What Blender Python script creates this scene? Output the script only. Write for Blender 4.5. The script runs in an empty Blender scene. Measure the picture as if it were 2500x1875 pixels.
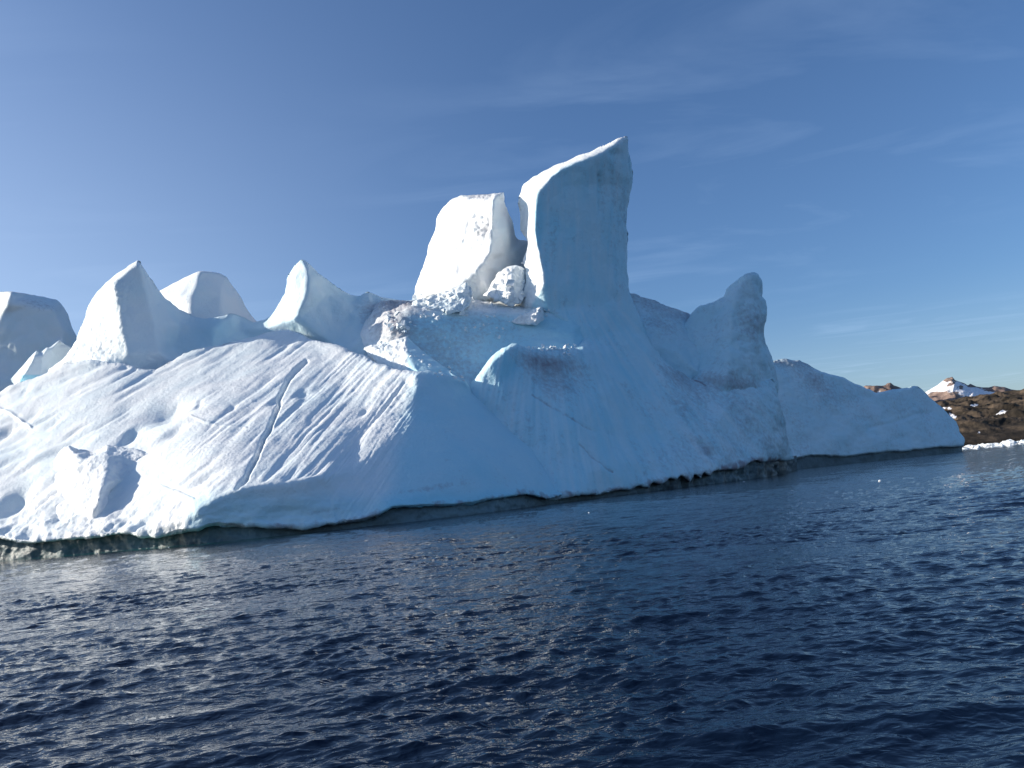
import bpy, math, random
import numpy as np
from mathutils import Matrix, Vector
from mathutils.geometry import delaunay_2d_cdt

rng = np.random.default_rng(7)
random.seed(7)
sc = bpy.context.scene
C = sc.collection

# ------------------------------------------------------------------ camera
CAM_H = 3.5
F = 1944.0                      # focal length in units of a 2500 wide frame
PITCH = math.atan(254.2 / F)
ROLL = math.radians(5.71)
cp, sp = math.cos(PITCH), math.sin(PITCH)
fwd = np.array((0, cp, sp)); r0 = np.array((1., 0, 0)); u0 = np.array((0, -sp, cp))
cr = math.cos(ROLL) * r0 - math.sin(ROLL) * u0
cu = math.sin(ROLL) * r0 + math.cos(ROLL) * u0
cam = bpy.data.cameras.new('camera')
cam.sensor_width = 36.0; cam.lens = 36.0 * F / 2500.0
cam.clip_start = 0.1; cam.clip_end = 60000
camo = bpy.data.objects.new('camera', cam); C.objects.link(camo)
camo.matrix_world = Matrix(((cr[0], cu[0], -fwd[0], 0), (cr[1], cu[1], -fwd[1], 0),
                            (cr[2], cu[2], -fwd[2], CAM_H), (0, 0, 0, 1)))
sc.camera = camo

# ------------------------------------------------------------------ light
SUN_EL = math.radians(20); SUN_AHEAD = math.radians(4)    # sun low on the left, a little beyond the berg
SUN = np.array((-math.cos(SUN_EL) * math.cos(SUN_AHEAD), math.cos(SUN_EL) * math.sin(SUN_AHEAD), math.sin(SUN_EL)))
sl = bpy.data.lights.new('sun', 'SUN'); sl.energy = 4.25; sl.angle = math.radians(0.53); sl.color = (1.0, 0.90, 0.76)
so = bpy.data.objects.new('sun', sl); C.objects.link(so)
so.rotation_euler = Vector(-SUN).to_track_quat('-Z', 'Y').to_euler()

w = bpy.data.worlds.new('World'); sc.world = w; w.use_nodes = True
nt = w.node_tree; nt.nodes.clear()
def N(t, kind, **kw):
    n = t.nodes.new(kind)
    for k, v in kw.items(): setattr(n, k, v)
    return n
out = N(nt, 'ShaderNodeOutputWorld'); bg = N(nt, 'ShaderNodeBackground')
sky = N(nt, 'ShaderNodeTexSky', sky_type='NISHITA', sun_disc=False, sun_elevation=SUN_EL,
        sun_rotation=math.atan2(SUN[0], SUN[1]), altitude=0.0, air_density=1.0, dust_density=1.2, ozone_density=3.0)
bg.inputs['Strength'].default_value = 0.082
# thin cirrus: noise on a plane high above, far streaks converge towards the horizon
tc = N(nt, 'ShaderNodeTexCoord'); sep = N(nt, 'ShaderNodeSeparateXYZ'); nt.links.new(tc.outputs['Generated'], sep.inputs[0])
mz = N(nt, 'ShaderNodeMath', operation='MAXIMUM'); mz.inputs[1].default_value = 0.04; nt.links.new(sep.outputs['Z'], mz.inputs[0])
dx = N(nt, 'ShaderNodeMath', operation='DIVIDE'); nt.links.new(sep.outputs['X'], dx.inputs[0]); nt.links.new(mz.outputs[0], dx.inputs[1])
dy = N(nt, 'ShaderNodeMath', operation='DIVIDE'); nt.links.new(sep.outputs['Y'], dy.inputs[0]); nt.links.new(mz.outputs[0], dy.inputs[1])
cx = N(nt, 'ShaderNodeCombineXYZ'); nt.links.new(dx.outputs[0], cx.inputs[0]); nt.links.new(dy.outputs[0], cx.inputs[1])
mp = N(nt, 'ShaderNodeMapping'); mp.inputs['Location'].default_value = (2.3, 0.7, 0.0); mp.inputs['Rotation'].default_value = (0, 0, math.radians(-38)); mp.inputs['Scale'].default_value = (0.5, 1.05, 1)
nt.links.new(cx.outputs[0], mp.inputs[0])
n1 = N(nt, 'ShaderNodeTexNoise'); n1.inputs['Scale'].default_value = 1.3; n1.inputs['Detail'].default_value = 9; n1.inputs['Roughness'].default_value = 0.55
n1.inputs['Distortion'].default_value = 1.6; nt.links.new(mp.outputs[0], n1.inputs['Vector'])
n2 = N(nt, 'ShaderNodeTexNoise'); n2.inputs['Scale'].default_value = 0.35; n2.inputs['Detail'].default_value = 3
nt.links.new(cx.outputs[0], n2.inputs['Vector'])
mr = N(nt, 'ShaderNodeMapRange'); mr.inputs['From Min'].default_value = 0.48; mr.inputs['From Max'].default_value = 0.85; nt.links.new(n1.outputs['Fac'], mr.inputs['Value'])
mr2 = N(nt, 'ShaderNodeMapRange'); mr2.inputs['From Min'].default_value = 0.42; mr2.inputs['From Max'].default_value = 0.7; nt.links.new(n2.outputs['Fac'], mr2.inputs['Value'])
mm = N(nt, 'ShaderNodeMath', operation='MULTIPLY'); nt.links.new(mr.outputs[0], mm.inputs[0]); nt.links.new(mr2.outputs[0], mm.inputs[1])
mm2 = N(nt, 'ShaderNodeMath', operation='MULTIPLY'); nt.links.new(mm.outputs[0], mm2.inputs[0]); mm2.inputs[1].default_value = 0.34
mix = N(nt, 'ShaderNodeMix', data_type='RGBA'); mix.inputs[7].default_value = (7.0, 7.6, 8.6, 1)
nt.links.new(mm2.outputs[0], mix.inputs[0]); nt.links.new(sky.outputs[0], mix.inputs[6])
vd = N(nt, 'ShaderNodeVectorMath', operation='DOT_PRODUCT'); vd.inputs[1].default_value = tuple(SUN); nt.links.new(tc.outputs['Generated'], vd.inputs[0])
gl = N(nt, 'ShaderNodeMapRange', interpolation_type='SMOOTHSTEP'); gl.inputs['From Min'].default_value = 0.05; gl.inputs['From Max'].default_value = 1.0; gl.inputs['To Max'].default_value = 0.32
nt.links.new(vd.outputs['Value'], gl.inputs['Value'])
gz = N(nt, 'ShaderNodeMapRange', interpolation_type='SMOOTHSTEP'); gz.inputs['From Min'].default_value = 0.62; gz.inputs['From Max'].default_value = 0.12; gz.inputs['To Min'].default_value = 0.16
nt.links.new(sep.outputs['Z'], gz.inputs['Value'])
gm_ = N(nt, 'ShaderNodeMath', operation='MULTIPLY'); nt.links.new(gl.outputs[0], gm_.inputs[0]); nt.links.new(gz.outputs[0], gm_.inputs[1])
hz = N(nt, 'ShaderNodeMapRange', interpolation_type='SMOOTHSTEP'); hz.inputs['From Min'].default_value = 0.20; hz.inputs['From Max'].default_value = 0.0; hz.inputs['To Max'].default_value = 0.15
nt.links.new(sep.outputs['Z'], hz.inputs['Value'])
ha = N(nt, 'ShaderNodeMath', operation='ADD', use_clamp=True); nt.links.new(gm_.outputs[0], ha.inputs[0]); nt.links.new(hz.outputs[0], ha.inputs[1])
mg = N(nt, 'ShaderNodeMix', data_type='RGBA'); mg.inputs[7].default_value = (11.0, 9.6, 8.4, 1)
nt.links.new(ha.outputs[0], mg.inputs[0]); nt.links.new(mix.outputs[2], mg.inputs[6])
wb = N(nt, 'ShaderNodeMix', data_type='RGBA', blend_type='MULTIPLY'); wb.inputs[0].default_value = 1.0; wb.inputs[7].default_value = (0.74, 0.92, 1.14, 1)
nt.links.new(mg.outputs[2], wb.inputs[6]); nt.links.new(wb.outputs[2], bg.inputs['Color']); nt.links.new(bg.outputs[0], out.inputs[0])

sc.view_settings.view_transform = 'Standard'; sc.view_settings.look = 'None'
sc.view_settings.exposure = 0.66; sc.view_settings.gamma = 1.0
sc.view_settings.use_curve_mapping = False
sc.cycles.max_bounces = 6

# ------------------------------------------------------------------ helpers
def at(px, py, Y):
    """world point at forward distance Y seen at (px, py) of the 2500 wide frame"""
    px = np.asarray(px, float); py = np.asarray(py, float); Y = np.asarray(Y, float)
    x = (px - 1250.0) / F; y = (937.5 - py) / F
    d = fwd[None, :] + x[..., None].reshape(-1, 1) * cr[None, :] + y[..., None].reshape(-1, 1) * cu[None, :]
    t = Y.reshape(-1) / d[:, 1]
    P = d * t[:, None]; P[:, 2] += CAM_H
    return P

GT = rng.normal(size=(32, 32, 32, 3)); GT /= np.linalg.norm(GT, axis=3, keepdims=True)
def perlin(P):
    i = np.floor(P).astype(int); f = P - i
    u = f * f * f * (f * (f * 6 - 15) + 10)
    r = 0
    for a in (0, 1):
        for b in (0, 1):
            for c in (0, 1):
                g = GT[(i[:, 0] + a) & 31, (i[:, 1] + b) & 31, (i[:, 2] + c) & 31]
                dt = g[:, 0] * (f[:, 0] - a) + g[:, 1] * (f[:, 1] - b) + g[:, 2] * (f[:, 2] - c)
                r = r + dt * (u[:, 0] if a else 1 - u[:, 0]) * (u[:, 1] if b else 1 - u[:, 1]) * (u[:, 2] if c else 1 - u[:, 2])
    return r
def fbm(P, scale, octv=4, seed=0, gain=0.5, ridged=False):
    Q = P / scale + seed * 7.31 + 0.17
    s = 0; a = 1.0
    for o in range(octv):
        n = perlin(Q * (2.03 ** o) + o * 3.7)
        s = s + a * ((0.35 - np.abs(n)) if ridged else n); a *= gain
    return s

def smooth(e0, e1, x):
    t = np.clip((x - e0) / (e1 - e0), 0, 1); return t * t * (3 - 2 * t)

def gblur(A, sig):
    if sig <= 0: return A
    r = int(3 * sig) + 1; k = np.exp(-0.5 * (np.arange(-r, r + 1) / sig) ** 2); k /= k.sum()
    for ax in (0, 1):
        pad = [(0, 0), (0, 0)]; pad[ax] = (r, r)
        B = np.pad(A, pad, mode='constant'); R = np.zeros_like(A)
        for j, kk in enumerate(k):
            R += kk * (B[j:j + A.shape[0], :] if ax == 0 else B[:, j:j + A.shape[1]])
        A = R
    return A

def jitter_outline(pts, amp, seed):
    """fractal midpoint roughening of a closed outline"""
    r = np.random.default_rng(seed); p = np.array(pts, float); a = amp
    while True:
        q = np.roll(p, -1, 0); d = q - p; L = np.hypot(d[:, 0], d[:, 1])
        if L.max() < 9 or len(p) > 2500: break
        new = []
        for k in range(len(p)):
            new.append(p[k])
            if L[k] >= 9:
                n = np.array((-d[k, 1], d[k, 0])) / L[k]
                new.append((p[k] + q[k]) / 2 + n * r.normal() * amp * min(1.0, (L[k] / 60.0)) ** 0.8)
        p = np.array(new)
    return p

def inside(px, py, poly):
    c = np.zeros(px.shape, bool); x1, y1 = poly[-1]
    for x2, y2 in poly:
        if y1 != y2:
            m = (y2 > py) != (y1 > py)
            c ^= m & (px < (x1 - x2) * (py - y2) / (y1 - y2) + x2)
        x1, y1 = x2, y2
    return c

def dist_poly(px, py, poly, nearest=False, closed=True):
    best = np.full(px.shape, 1e9); bx = np.array(px, float); by = np.array(py, float)
    n = len(poly)
    for k in range(n if closed else n - 1):
        ax, ay = poly[k][:2]; bx2, by2 = poly[(k + 1) % n][:2]
        dx_, dy_ = bx2 - ax, by2 - ay; L = dx_ * dx_ + dy_ * dy_ + 1e-12
        t = np.clip(((px - ax) * dx_ + (py - ay) * dy_) / L, 0, 1)
        qx, qy = ax + t * dx_, ay + t * dy_
        d = (px - qx) ** 2 + (py - qy) ** 2; m = d < best
        best = np.where(m, d, best)
        if nearest: bx = np.where(m, qx, bx); by = np.where(m, qy, by)
    return (np.sqrt(best), bx, by) if nearest else np.sqrt(best)

def interp_invdepth(gx, gy, polys):
    """piecewise planar surface through polylines of (px, py, Y)"""
    vs, es, inv = [], [], []
    idx = {}
    def vid(p):
        k = (round(p[0], 1), round(p[1], 1))
        if k not in idx: idx[k] = len(vs); vs.append(Vector((p[0], p[1]))); inv.append(1.0 / p[2])
        return idx[k]
    for pl, closed in polys:
        ids = [vid(p) for p in pl]
        for a, b in zip(ids, ids[1:] + (ids[:1] if closed else [])):
            if a != b: es.append((a, b))
    ov, oe, of, orig, _, _ = delaunay_2d_cdt(vs, es, [], 0, 0.01)
    val = []
    for k, o in enumerate(orig):
        if len(o): val.append(inv[o[0]])
        else:
            d = sorted((((ov[k] - v).length, j) for j, v in enumerate(vs)))[:3]
            wsum = sum(1 / (q[0] + .1) for q in d); val.append(sum(inv[q[1]] / (q[0] + .1) for q in d) / wsum)
    G = np.full(gx.shape, np.nan); x0, y0 = gx[0, 0], gy[0, 0]; st = gx[0, 1] - gx[0, 0]
    for f in of:
        a, b, c = (ov[i] for i in f[:3]); va, vb, vc = (val[i] for i in f[:3])
        det = (b.y - c.y) * (a.x - c.x) + (c.x - b.x) * (a.y - c.y)
        if abs(det) < 1e-9: continue
        i0 = max(0, int((min(a.x, b.x, c.x) - x0) / st)); i1 = min(gx.shape[1], int((max(a.x, b.x, c.x) - x0) / st) + 2)
        j0 = max(0, int((min(a.y, b.y, c.y) - y0) / st)); j1 = min(gx.shape[0], int((max(a.y, b.y, c.y) - y0) / st) + 2)
        if i0 >= i1 or j0 >= j1: continue
        X = gx[j0:j1, i0:i1]; Yy = gy[j0:j1, i0:i1]
        l1 = ((b.y - c.y) * (X - c.x) + (c.x - b.x) * (Yy - c.y)) / det
        l2 = ((c.y - a.y) * (X - c.x) + (a.x - c.x) * (Yy - c.y)) / det
        l3 = 1 - l1 - l2; m = (l1 > -1e-6) & (l2 > -1e-6) & (l3 > -1e-6)
        sub = G[j0:j1, i0:i1]; sub[m] = (l1 * va + l2 * vb + l3 * vc)[m]
    return G

def new_mesh(name, V, Fq, mat, normals=None, attrs=None, parent=None):
    me = bpy.data.meshes.new(name)
    V = np.ascontiguousarray(V, np.float32); Fq = np.ascontiguousarray(Fq, np.int32)
    k = Fq.shape[1]
    me.vertices.add(len(V)); me.vertices.foreach_set('co', V.ravel())
    me.loops.add(Fq.size); me.loops.foreach_set('vertex_index', Fq.ravel())
    me.polygons.add(len(Fq)); me.polygons.foreach_set('loop_start', np.arange(0, Fq.size, k, dtype=np.int32))
    me.polygons.foreach_set('use_smooth', np.ones(len(Fq), bool))
    me.update(calc_edges=True)
    for an, av in (attrs or {}).items():
        a = me.attributes.new(an, 'FLOAT', 'POINT'); a.data.foreach_set('value', np.ascontiguousarray(av, np.float32))
    if normals is not None:
        me.normals_split_custom_set_from_vertices(np.ascontiguousarray(normals, np.float32))
    me.materials.append(mat)
    o = bpy.data.objects.new(name, me); C.objects.link(o)
    if parent: o.parent = parent
    return o

def vert_normals(V, Fq):
    a, b, c, d = (V[Fq[:, i]] for i in range(4))
    fn = np.cross(c - a, d - b)
    n = np.zeros_like(V)
    for i in range(4): 
        for ax in range(3): n[:, ax] += np.bincount(Fq[:, i], fn[:, ax], len(V))
    return n / (np.linalg.norm(n, axis=1, keepdims=True) + 1e-12)

def relief(outline, lines, st=2.2, sig=4, jit=2.0, seed=1, round_w=10, round_r=1.5, T=20, W=120,
           big=(0.8, 14), mid=(0.25, 3.5), fine=(0.05, 0.8), extra=None, paint=None, hold=5.0, wide=None):
    """closed lump of ice: its visible side runs through the given polylines, its far side is a
    rounded back T metres deep. Returns vertices, quads, front mask, pixel coords, attributes"""
    ol = [(p[0], p[1]) for p in outline]
    rough = jitter_outline(ol, jit, seed)
    x0, y0 = rough.min(0) - 4 * st; x1, y1 = rough.max(0) + 4 * st
    nx, ny = int((x1 - x0) / st) + 1, int((y1 - y0) / st) + 1
    gx, gy = np.meshgrid(x0 + st * np.arange(nx), y0 + st * np.arange(ny))
    G = interp_invdepth(gx, gy, [(outline, True)] + [(l, False) for l in lines])
    ok = ~np.isnan(G); G0 = np.where(ok, G, 0.0)
    for _ in range(14):                                    # spread a few cells beyond the outline
        nb = np.zeros_like(G0); ct = np.zeros_like(G0)
        for dj, di in ((0, 1), (0, -1), (1, 0), (-1, 0)):
            s = np.roll(np.roll(ok, dj, 0), di, 1); nb += np.where(s, np.roll(np.roll(G0, dj, 0), di, 1), 0); ct += s
        new = (~ok) & (ct > 0); G0[new] = nb[new] / ct[new]; ok |= new
    wgt = ok.astype(float)
    G1 = gblur(G0 * wgt, sig / st) / np.maximum(gblur(wgt, sig / st), 1e-6)
    if wide is not None:
        sw, keep = wide
        G2 = gblur(G0 * wgt, sw / st) / np.maximum(gblur(wgt, sw / st), 1e-6)
        dk = np.minimum.reduce([dist_poly(gx, gy, l, closed=False) for l in keep])
        G1 = G1 + (G2 - G1) * smooth(0.4 * sw, 2.2 * sw, dk)
    G1[G1 <= 0] = G0[ok].mean()
    Y = 1.0 / np.maximum(G1, 1e-5)
    cin = inside(gx[:-1, :-1] + st / 2, gy[:-1, :-1] + st / 2, rough)
    s = dist_poly(gx, gy, rough if len(rough) < 150 else rough[::max(1, len(rough) // 150)])
    Y = Y + round_r * (1 - np.sqrt(np.clip(1 - (1 - np.clip(s / round_w, 0, 1)) ** 2, 0, 1)))
    idx = -np.ones(gx.shape, int); use = np.zeros(gx.shape, bool)
    for a in (0, 1):
        for b in (0, 1): use[a:a + ny - 1, b:b + nx - 1] |= cin
    inner = np.ones(gx.shape, bool)
    cpad = np.pad(cin, 1)
    inner = cpad[:-1, :-1] & cpad[1:, :-1] & cpad[:-1, 1:] & cpad[1:, 1:]
    bnd = use & ~inner
    PX, PY = gx.copy(), gy.copy()
    _, qx, qy = dist_poly(gx[bnd], gy[bnd], rough, nearest=True)
    PX[bnd], PY[bnd] = qx, qy
    P = at(PX.ravel(), PY.ravel(), Y.ravel()).reshape(ny, nx, 3)
    n = np.cross(np.gradient(P, axis=1), np.gradient(P, axis=0)); n /= np.linalg.norm(n, axis=2, keepdims=True) + 1e-12
    n = -n if (n[use][:, 1].mean() > 0) else n
    um = use; Pu = P[um]; nu = n[um]; pxu, pyu, su = PX[um], PY[um], s[um].copy(); su[bnd[um]] = 0
    disp = np.zeros(len(Pu))
    if big[0]: disp += big[0] * fbm(Pu, big[1], 3, seed)
    if mid[0]: disp += mid[0] * fbm(Pu, mid[1], 4, seed + 1)
    if fine[0]: disp += fine[0] * fbm(Pu, fine[1], 3, seed + 2)
    if extra is not None: disp += extra(pxu, pyu, Pu)
    fall = smooth(0, hold, su)
    Pf = Pu + nu * (disp * fall)[:, None]
    idx[um] = np.arange(um.sum())
    q = np.stack((idx[:-1, :-1][cin], idx[:-1, 1:][cin], idx[1:, 1:][cin], idx[1:, :-1][cin]), 1)
    # back
    th = T * np.sqrt(np.clip(1 - (1 - np.clip(su / W, 0, 1)) ** 2, 0, 1))
    Pb = at(pxu, pyu, Y[um] + th)
    Pb += (np.stack((fbm(Pu, 6, 3, seed + 5),) * 3, 1) * np.minimum(th, 1.0)[:, None] * 0.6)
    b = bnd[um]; nb_ = len(Pf); bidx = np.where(b, np.arange(nb_), -1); bidx[~b] = nb_ + np.arange((~b).sum())
    V = np.concatenate((Pf, Pb[~b])); qb = bidx[q][:, ::-1]
    # orient front quads towards the camera
    a0, b0, c0 = V[q[:, 0]], V[q[:, 1]], V[q[:, 2]]
    if np.mean(np.cross(b0 - a0, c0 - a0)[:, 1]) > 0: q, qb = q[:, ::-1], qb[:, ::-1]
    at_ = {'dirt': np.zeros(len(V)), 'blue': np.zeros(len(V))}
    if paint is not None:
        dd, bb = paint(pxu, pyu, Pu); at_['dirt'][:nb_] = dd; at_['blue'][:nb_] = bb
    fc = np.stack((pxu[q].mean(1), pyu[q].mean(1)), 1)
    return V, np.concatenate((q, qb)), np.concatenate((fc, fc)), at_

def ice(layer, name, mat, parent, regions=(), label=None):
    V, Q, fc, attrs = layer
    Nn = vert_normals(V, Q); left = np.ones(len(Q), bool); res = []
    jobs = []
    for rn, poly in regions:
        m = inside(fc[:, 0], fc[:, 1], poly) & left; left &= ~m; jobs.append((rn, m))
    jobs.append((name, left))
    for rn, m in jobs:
        if not m.any(): continue
        used = np.unique(Q[m]); remap = -np.ones(len(V), int); remap[used] = np.arange(len(used))
        res.append(new_mesh(rn, V[used], remap[Q[m]], mat, Nn[used], {k: v[used] for k, v in attrs.items()}, parent))
    return res

def empty(name, loc, label, cat, group=None):
    o = bpy.data.objects.new(name, None); C.objects.link(o); o.location = loc
    o['label'] = label; o['category'] = cat
    if group: o['group'] = group
    return o

# ------------------------------------------------------------------ materials
def ice_mat(name, snow, dirtcol, bluecol, rough=0.55, bump=0.5, scale=2.0, spec=0.25):
    m = bpy.data.materials.new(name); m.use_nodes = True; t = m.node_tree; t.nodes.clear()
    o = N(t, 'ShaderNodeOutputMaterial'); b = N(t, 'ShaderNodeBsdfPrincipled'); t.links.new(b.outputs[0], o.inputs[0])
    b.inputs['Roughness'].default_value = rough; b.inputs['IOR'].default_value = 1.31
    b.inputs['Specular IOR Level'].default_value = spec
    g = N(t, 'ShaderNodeNewGeometry')
    ad = N(t, 'ShaderNodeAttribute', attribute_name='dirt'); ab = N(t, 'ShaderNodeAttribute', attribute_name='blue')
    # patchy clean / blue ice variation; the blue attribute also paints in shade tone
    nz = N(t, 'ShaderNodeTexNoise'); nz.inputs['Scale'].default_value = 0.09; nz.inputs['Detail'].default_value = 6; nz.inputs['Roughness'].default_value = 0.6
    t.links.new(g.outputs['Position'], nz.inputs['Vector'])
    r1 = N(t, 'ShaderNodeMapRange'); r1.inputs['From Min'].default_value = 0.4; r1.inputs['From Max'].default_value = 0.72; r1.inputs['To Max'].default_value = 0.22
    t.links.new(nz.outputs['Fac'], r1.inputs['Value'])
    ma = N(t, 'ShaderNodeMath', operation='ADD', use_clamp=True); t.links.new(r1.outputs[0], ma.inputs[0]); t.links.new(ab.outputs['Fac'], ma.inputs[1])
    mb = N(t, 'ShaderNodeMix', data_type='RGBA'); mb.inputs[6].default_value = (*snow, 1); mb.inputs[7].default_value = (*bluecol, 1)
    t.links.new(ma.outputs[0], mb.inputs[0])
    # dirt: broken up by noise so it reads as grit and streaks
    nd = N(t, 'ShaderNodeTexNoise'); nd.inputs['Scale'].default_value = 0.9; nd.inputs['Detail'].default_value = 9; nd.inputs['Roughness'].default_value = 0.68
    t.links.new(g.outputs['Position'], nd.inputs['Vector'])
    s1 = N(t, 'ShaderNodeMath', operation='ADD'); t.links.new(nd.outputs['Fac'], s1.inputs[0]); t.links.new(ad.outputs['Fac'], s1.inputs[1])
    r2 = N(t, 'ShaderNodeMapRange'); r2.inputs['From Min'].default_value = 0.78; r2.inputs['From Max'].default_value = 1.35; t.links.new(s1.outputs[0], r2.inputs['Value'])
    md = N(t, 'ShaderNodeMix', data_type='RGBA'); md.inputs[7].default_value = (*dirtcol, 1)
    t.links.new(r2.outputs[0], md.inputs[0]); t.links.new(mb.outputs[2], md.inputs[6]); t.links.new(md.outputs[2], b.inputs['Base Color'])
    # fine grain
    nb = N(t, 'ShaderNodeTexNoise'); nb.inputs['Scale'].default_value = scale; nb.inputs['Detail'].default_value = 8; nb.inputs['Roughness'].default_value = 0.62
    t.links.new(g.outputs['Position'], nb.inputs['Vector'])
    bp = N(t, 'ShaderNodeBump'); bp.inputs['Strength'].default_value = bump; bp.inputs['Distance'].default_value = 0.35
    t.links.new(nb.outputs['Fac'], bp.inputs['Height']); t.links.new(bp.outputs[0], b.inputs['Normal'])
    return m

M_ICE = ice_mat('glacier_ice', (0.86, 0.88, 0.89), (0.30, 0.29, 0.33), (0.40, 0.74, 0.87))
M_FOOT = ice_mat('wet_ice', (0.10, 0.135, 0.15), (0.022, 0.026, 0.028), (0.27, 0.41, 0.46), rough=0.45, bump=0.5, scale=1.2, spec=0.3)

# ------------------------------------------------------------------ water
def build_water():
    NC = 740
    azf = np.radians(np.linspace(-36, 36, NC)); azl = np.radians(np.concatenate((np.linspace(-180, -60, 16), np.linspace(-58, -36.4, 60)))); azr = np.radians(np.concatenate((np.linspace(36.4, 58, 60), np.linspace(60, 180, 16))))[:-1]
    az = np.concatenate((azl, azf, azr))
    F1 = 796.0
    dep = np.concatenate((np.linspace(355, 75, 400), np.linspace(74.5, 12, 240), np.linspace(11.9, 2.2, 60)))                    # pixels below the horizon in a 1024 frame
    rr = CAM_H * F1 / dep
    rr = np.concatenate((np.array((1.5, 3.0, 5.0, 6.5)), rr[rr > 7.2], np.array((1500., 2000., 3000., 5000., 9000., 16000., 30000.))))
    R, A = np.meshgrid(rr, az, indexing='ij')
    X = R * np.sin(A); Yy = R * np.cos(A)
    drow = np.gradient(rr)[:, None] * np.ones_like(A); dcol = R * np.gradient(az)[None, :]
    g = np.random.default_rng(3)
    Z = np.zeros_like(X); DX = np.zeros_like(X); DY = np.zeros_like(X)
    PP = np.stack((X.ravel(), Yy.ravel(), np.zeros(X.size)), 1)
    gust = (1.0 + 1.1 * fbm(PP * np.array((1, .55, 1)), 26.0, 3, 31)).reshape(X.shape)
    gust2 = (1.0 + 1.3 * fbm(PP * np.array((.8, 1, 1)), 7.0, 2, 32)).reshape(X.shape)
    gust = np.clip(gust, 0.35, 1.8); gust2 = np.clip(gust2, 0.4, 1.8)
    wind = math.radians(97)
    for i in range(96):
        lam = 0.14 * (5.5 / 0.14) ** ((i + g.random()) / 96)
        th = wind + g.normal() * (0.50 if lam < 1.2 else 0.32)
        slope = 0.047 * (1.0 if lam < 1.0 else (1.0 / lam) ** 0.8)
        k = 2 * math.pi / lam; a = slope / k
        kx, ky = k * math.cos(th), k * math.sin(th)
        radial = np.abs(kx * np.sin(A) + ky * np.cos(A)) * drow; cross = np.abs(kx * np.cos(A) - ky * np.sin(A)) * dcol
        att = smooth(3.0, 1.9, radial) * smooth(3.0, 1.9, cross)
        ph = kx * X + ky * Yy + g.random() * 6.283
        amp = a * att * (gust if lam > 1.0 else gust2)
        Z += amp * np.cos(ph); s = np.sin(ph)
        DX -= 0.85 * amp * math.cos(th) * s; DY -= 0.85 * amp * math.sin(th) * s
    V = np.stack((X + DX, Yy + DY, Z), 2).reshape(-1, 3)
    nr, na = X.shape
    i = np.arange(nr - 1)[:, None] * na; j = np.arange(na)[None, :]; j2 = (j + 1) % na
    Q = np.stack((i + j, i + j2, i + na + j2, i + na + j), 2).reshape(-1, 4)
    # teal water over the submerged ice along the near foot
    foot = at([-300, 0, 177, 316, 443, 560, 700, 900], [1380, 1363, 1353, 1345, 1333, 1322, 1306, 1284], [158, 146, 138, 132, 128, 124, 120, 121])[:, :2]
    teal = np.zeros(len(V)); near = (np.abs(V[:, 0] + 60) < 90) & (np.abs(V[:, 1] - 120) < 60)
    dd = dist_poly(V[near, 0], V[near, 1], [tuple(p) for p in foot], closed=False)
    teal[near] = smooth(13, 1.0, dd + 2.5 * fbm(V[near], 5, 3, 9)) * smooth(-25, -60, V[near, 0])
    m = bpy.data.materials.new('sea_water'); m.use_nodes = True; t = m.node_tree; b = t.nodes['Principled BSDF']
    b.inputs['Roughness'].default_value = 0.025; b.inputs['IOR'].default_value = 1.333; b.inputs['Specular IOR Level'].default_value = 0.5
    at_ = N(t, 'ShaderNodeAttribute', attribute_name='teal')
    mx = N(t, 'ShaderNodeMix', data_type='RGBA'); mx.inputs[6].default_value = (0.003, 0.009, 0.024, 1); mx.inputs[7].default_value = (0.035, 0.27, 0.25, 1)
    t.links.new(at_.outputs['Fac'], mx.inputs[0]); t.links.new(mx.outputs[2], b.inputs['Base Color'])
    gm = N(t, 'ShaderNodeNewGeometry'); mpn = N(t, 'ShaderNodeMapping'); mpn.inputs['Scale'].default_value = (0.75, 1.25, 1)
    t.links.new(gm.outputs['Position'], mpn.inputs[0])
    na1 = N(t, 'ShaderNodeTexNoise'); na1.inputs['Scale'].default_value = 3.6; na1.inputs['Detail'].default_value = 2.5; na1.inputs['Roughness'].default_value = 0.5; na1.inputs['Distortion'].default_value = 0.4
    t.links.new(mpn.outputs[0], na1.inputs['Vector'])
    bp = N(t, 'ShaderNodeBump'); bp.inputs['Strength'].default_value = 0.85; bp.inputs['Distance'].default_value = 0.068
    mp2 = N(t, 'ShaderNodeMapping'); mp2.inputs['Scale'].default_value = (0.45, 1.0, 1); t.links.new(gm.outputs['Position'], mp2.inputs[0])
    na2 = N(t, 'ShaderNodeTexNoise'); na2.inputs['Scale'].default_value = 0.75; na2.inputs['Detail'].default_value = 3; na2.inputs['Distortion'].default_value = 0.6
    t.links.new(mp2.outputs[0], na2.inputs['Vector'])
    mu = N(t, 'ShaderNodeMath', operation='MULTIPLY_ADD'); mu.inputs[1].default_value = 2.2; t.links.new(na2.outputs['Fac'], mu.inputs[0]); t.links.new(na1.outputs['Fac'], mu.inputs[2])
    t.links.new(mu.outputs[0], bp.inputs['Height']); t.links.new(bp.outputs[0], b.inputs['Normal'])
    o = new_mesh('sea', V, Q, m, None, {'teal': teal}); o['kind'] = 'structure'
    # orientation
    return o
build_water()

# ------------------------------------------------------------------ the big iceberg
BERG = empty('iceberg', (0, 150, 0), 'huge white and blue iceberg with two tall towers rising from the dark sea', 'iceberg')
BERG.matrix_world = Matrix.Translation((0, 150, 0))
def child(objs):
    for o in objs: o.matrix_parent_inverse = BERG.matrix_world.inverted()
    return objs

def blob(px, py, cx_, cy_, rx, ry, ang=0):
    c, s = math.cos(math.radians(ang)), math.sin(math.radians(ang))
    u = ((px - cx_) * c + (py - cy_) * s) / rx; v = (-(px - cx_) * s + (py - cy_) * c) / ry
    return np.exp(-(u * u + v * v))

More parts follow.
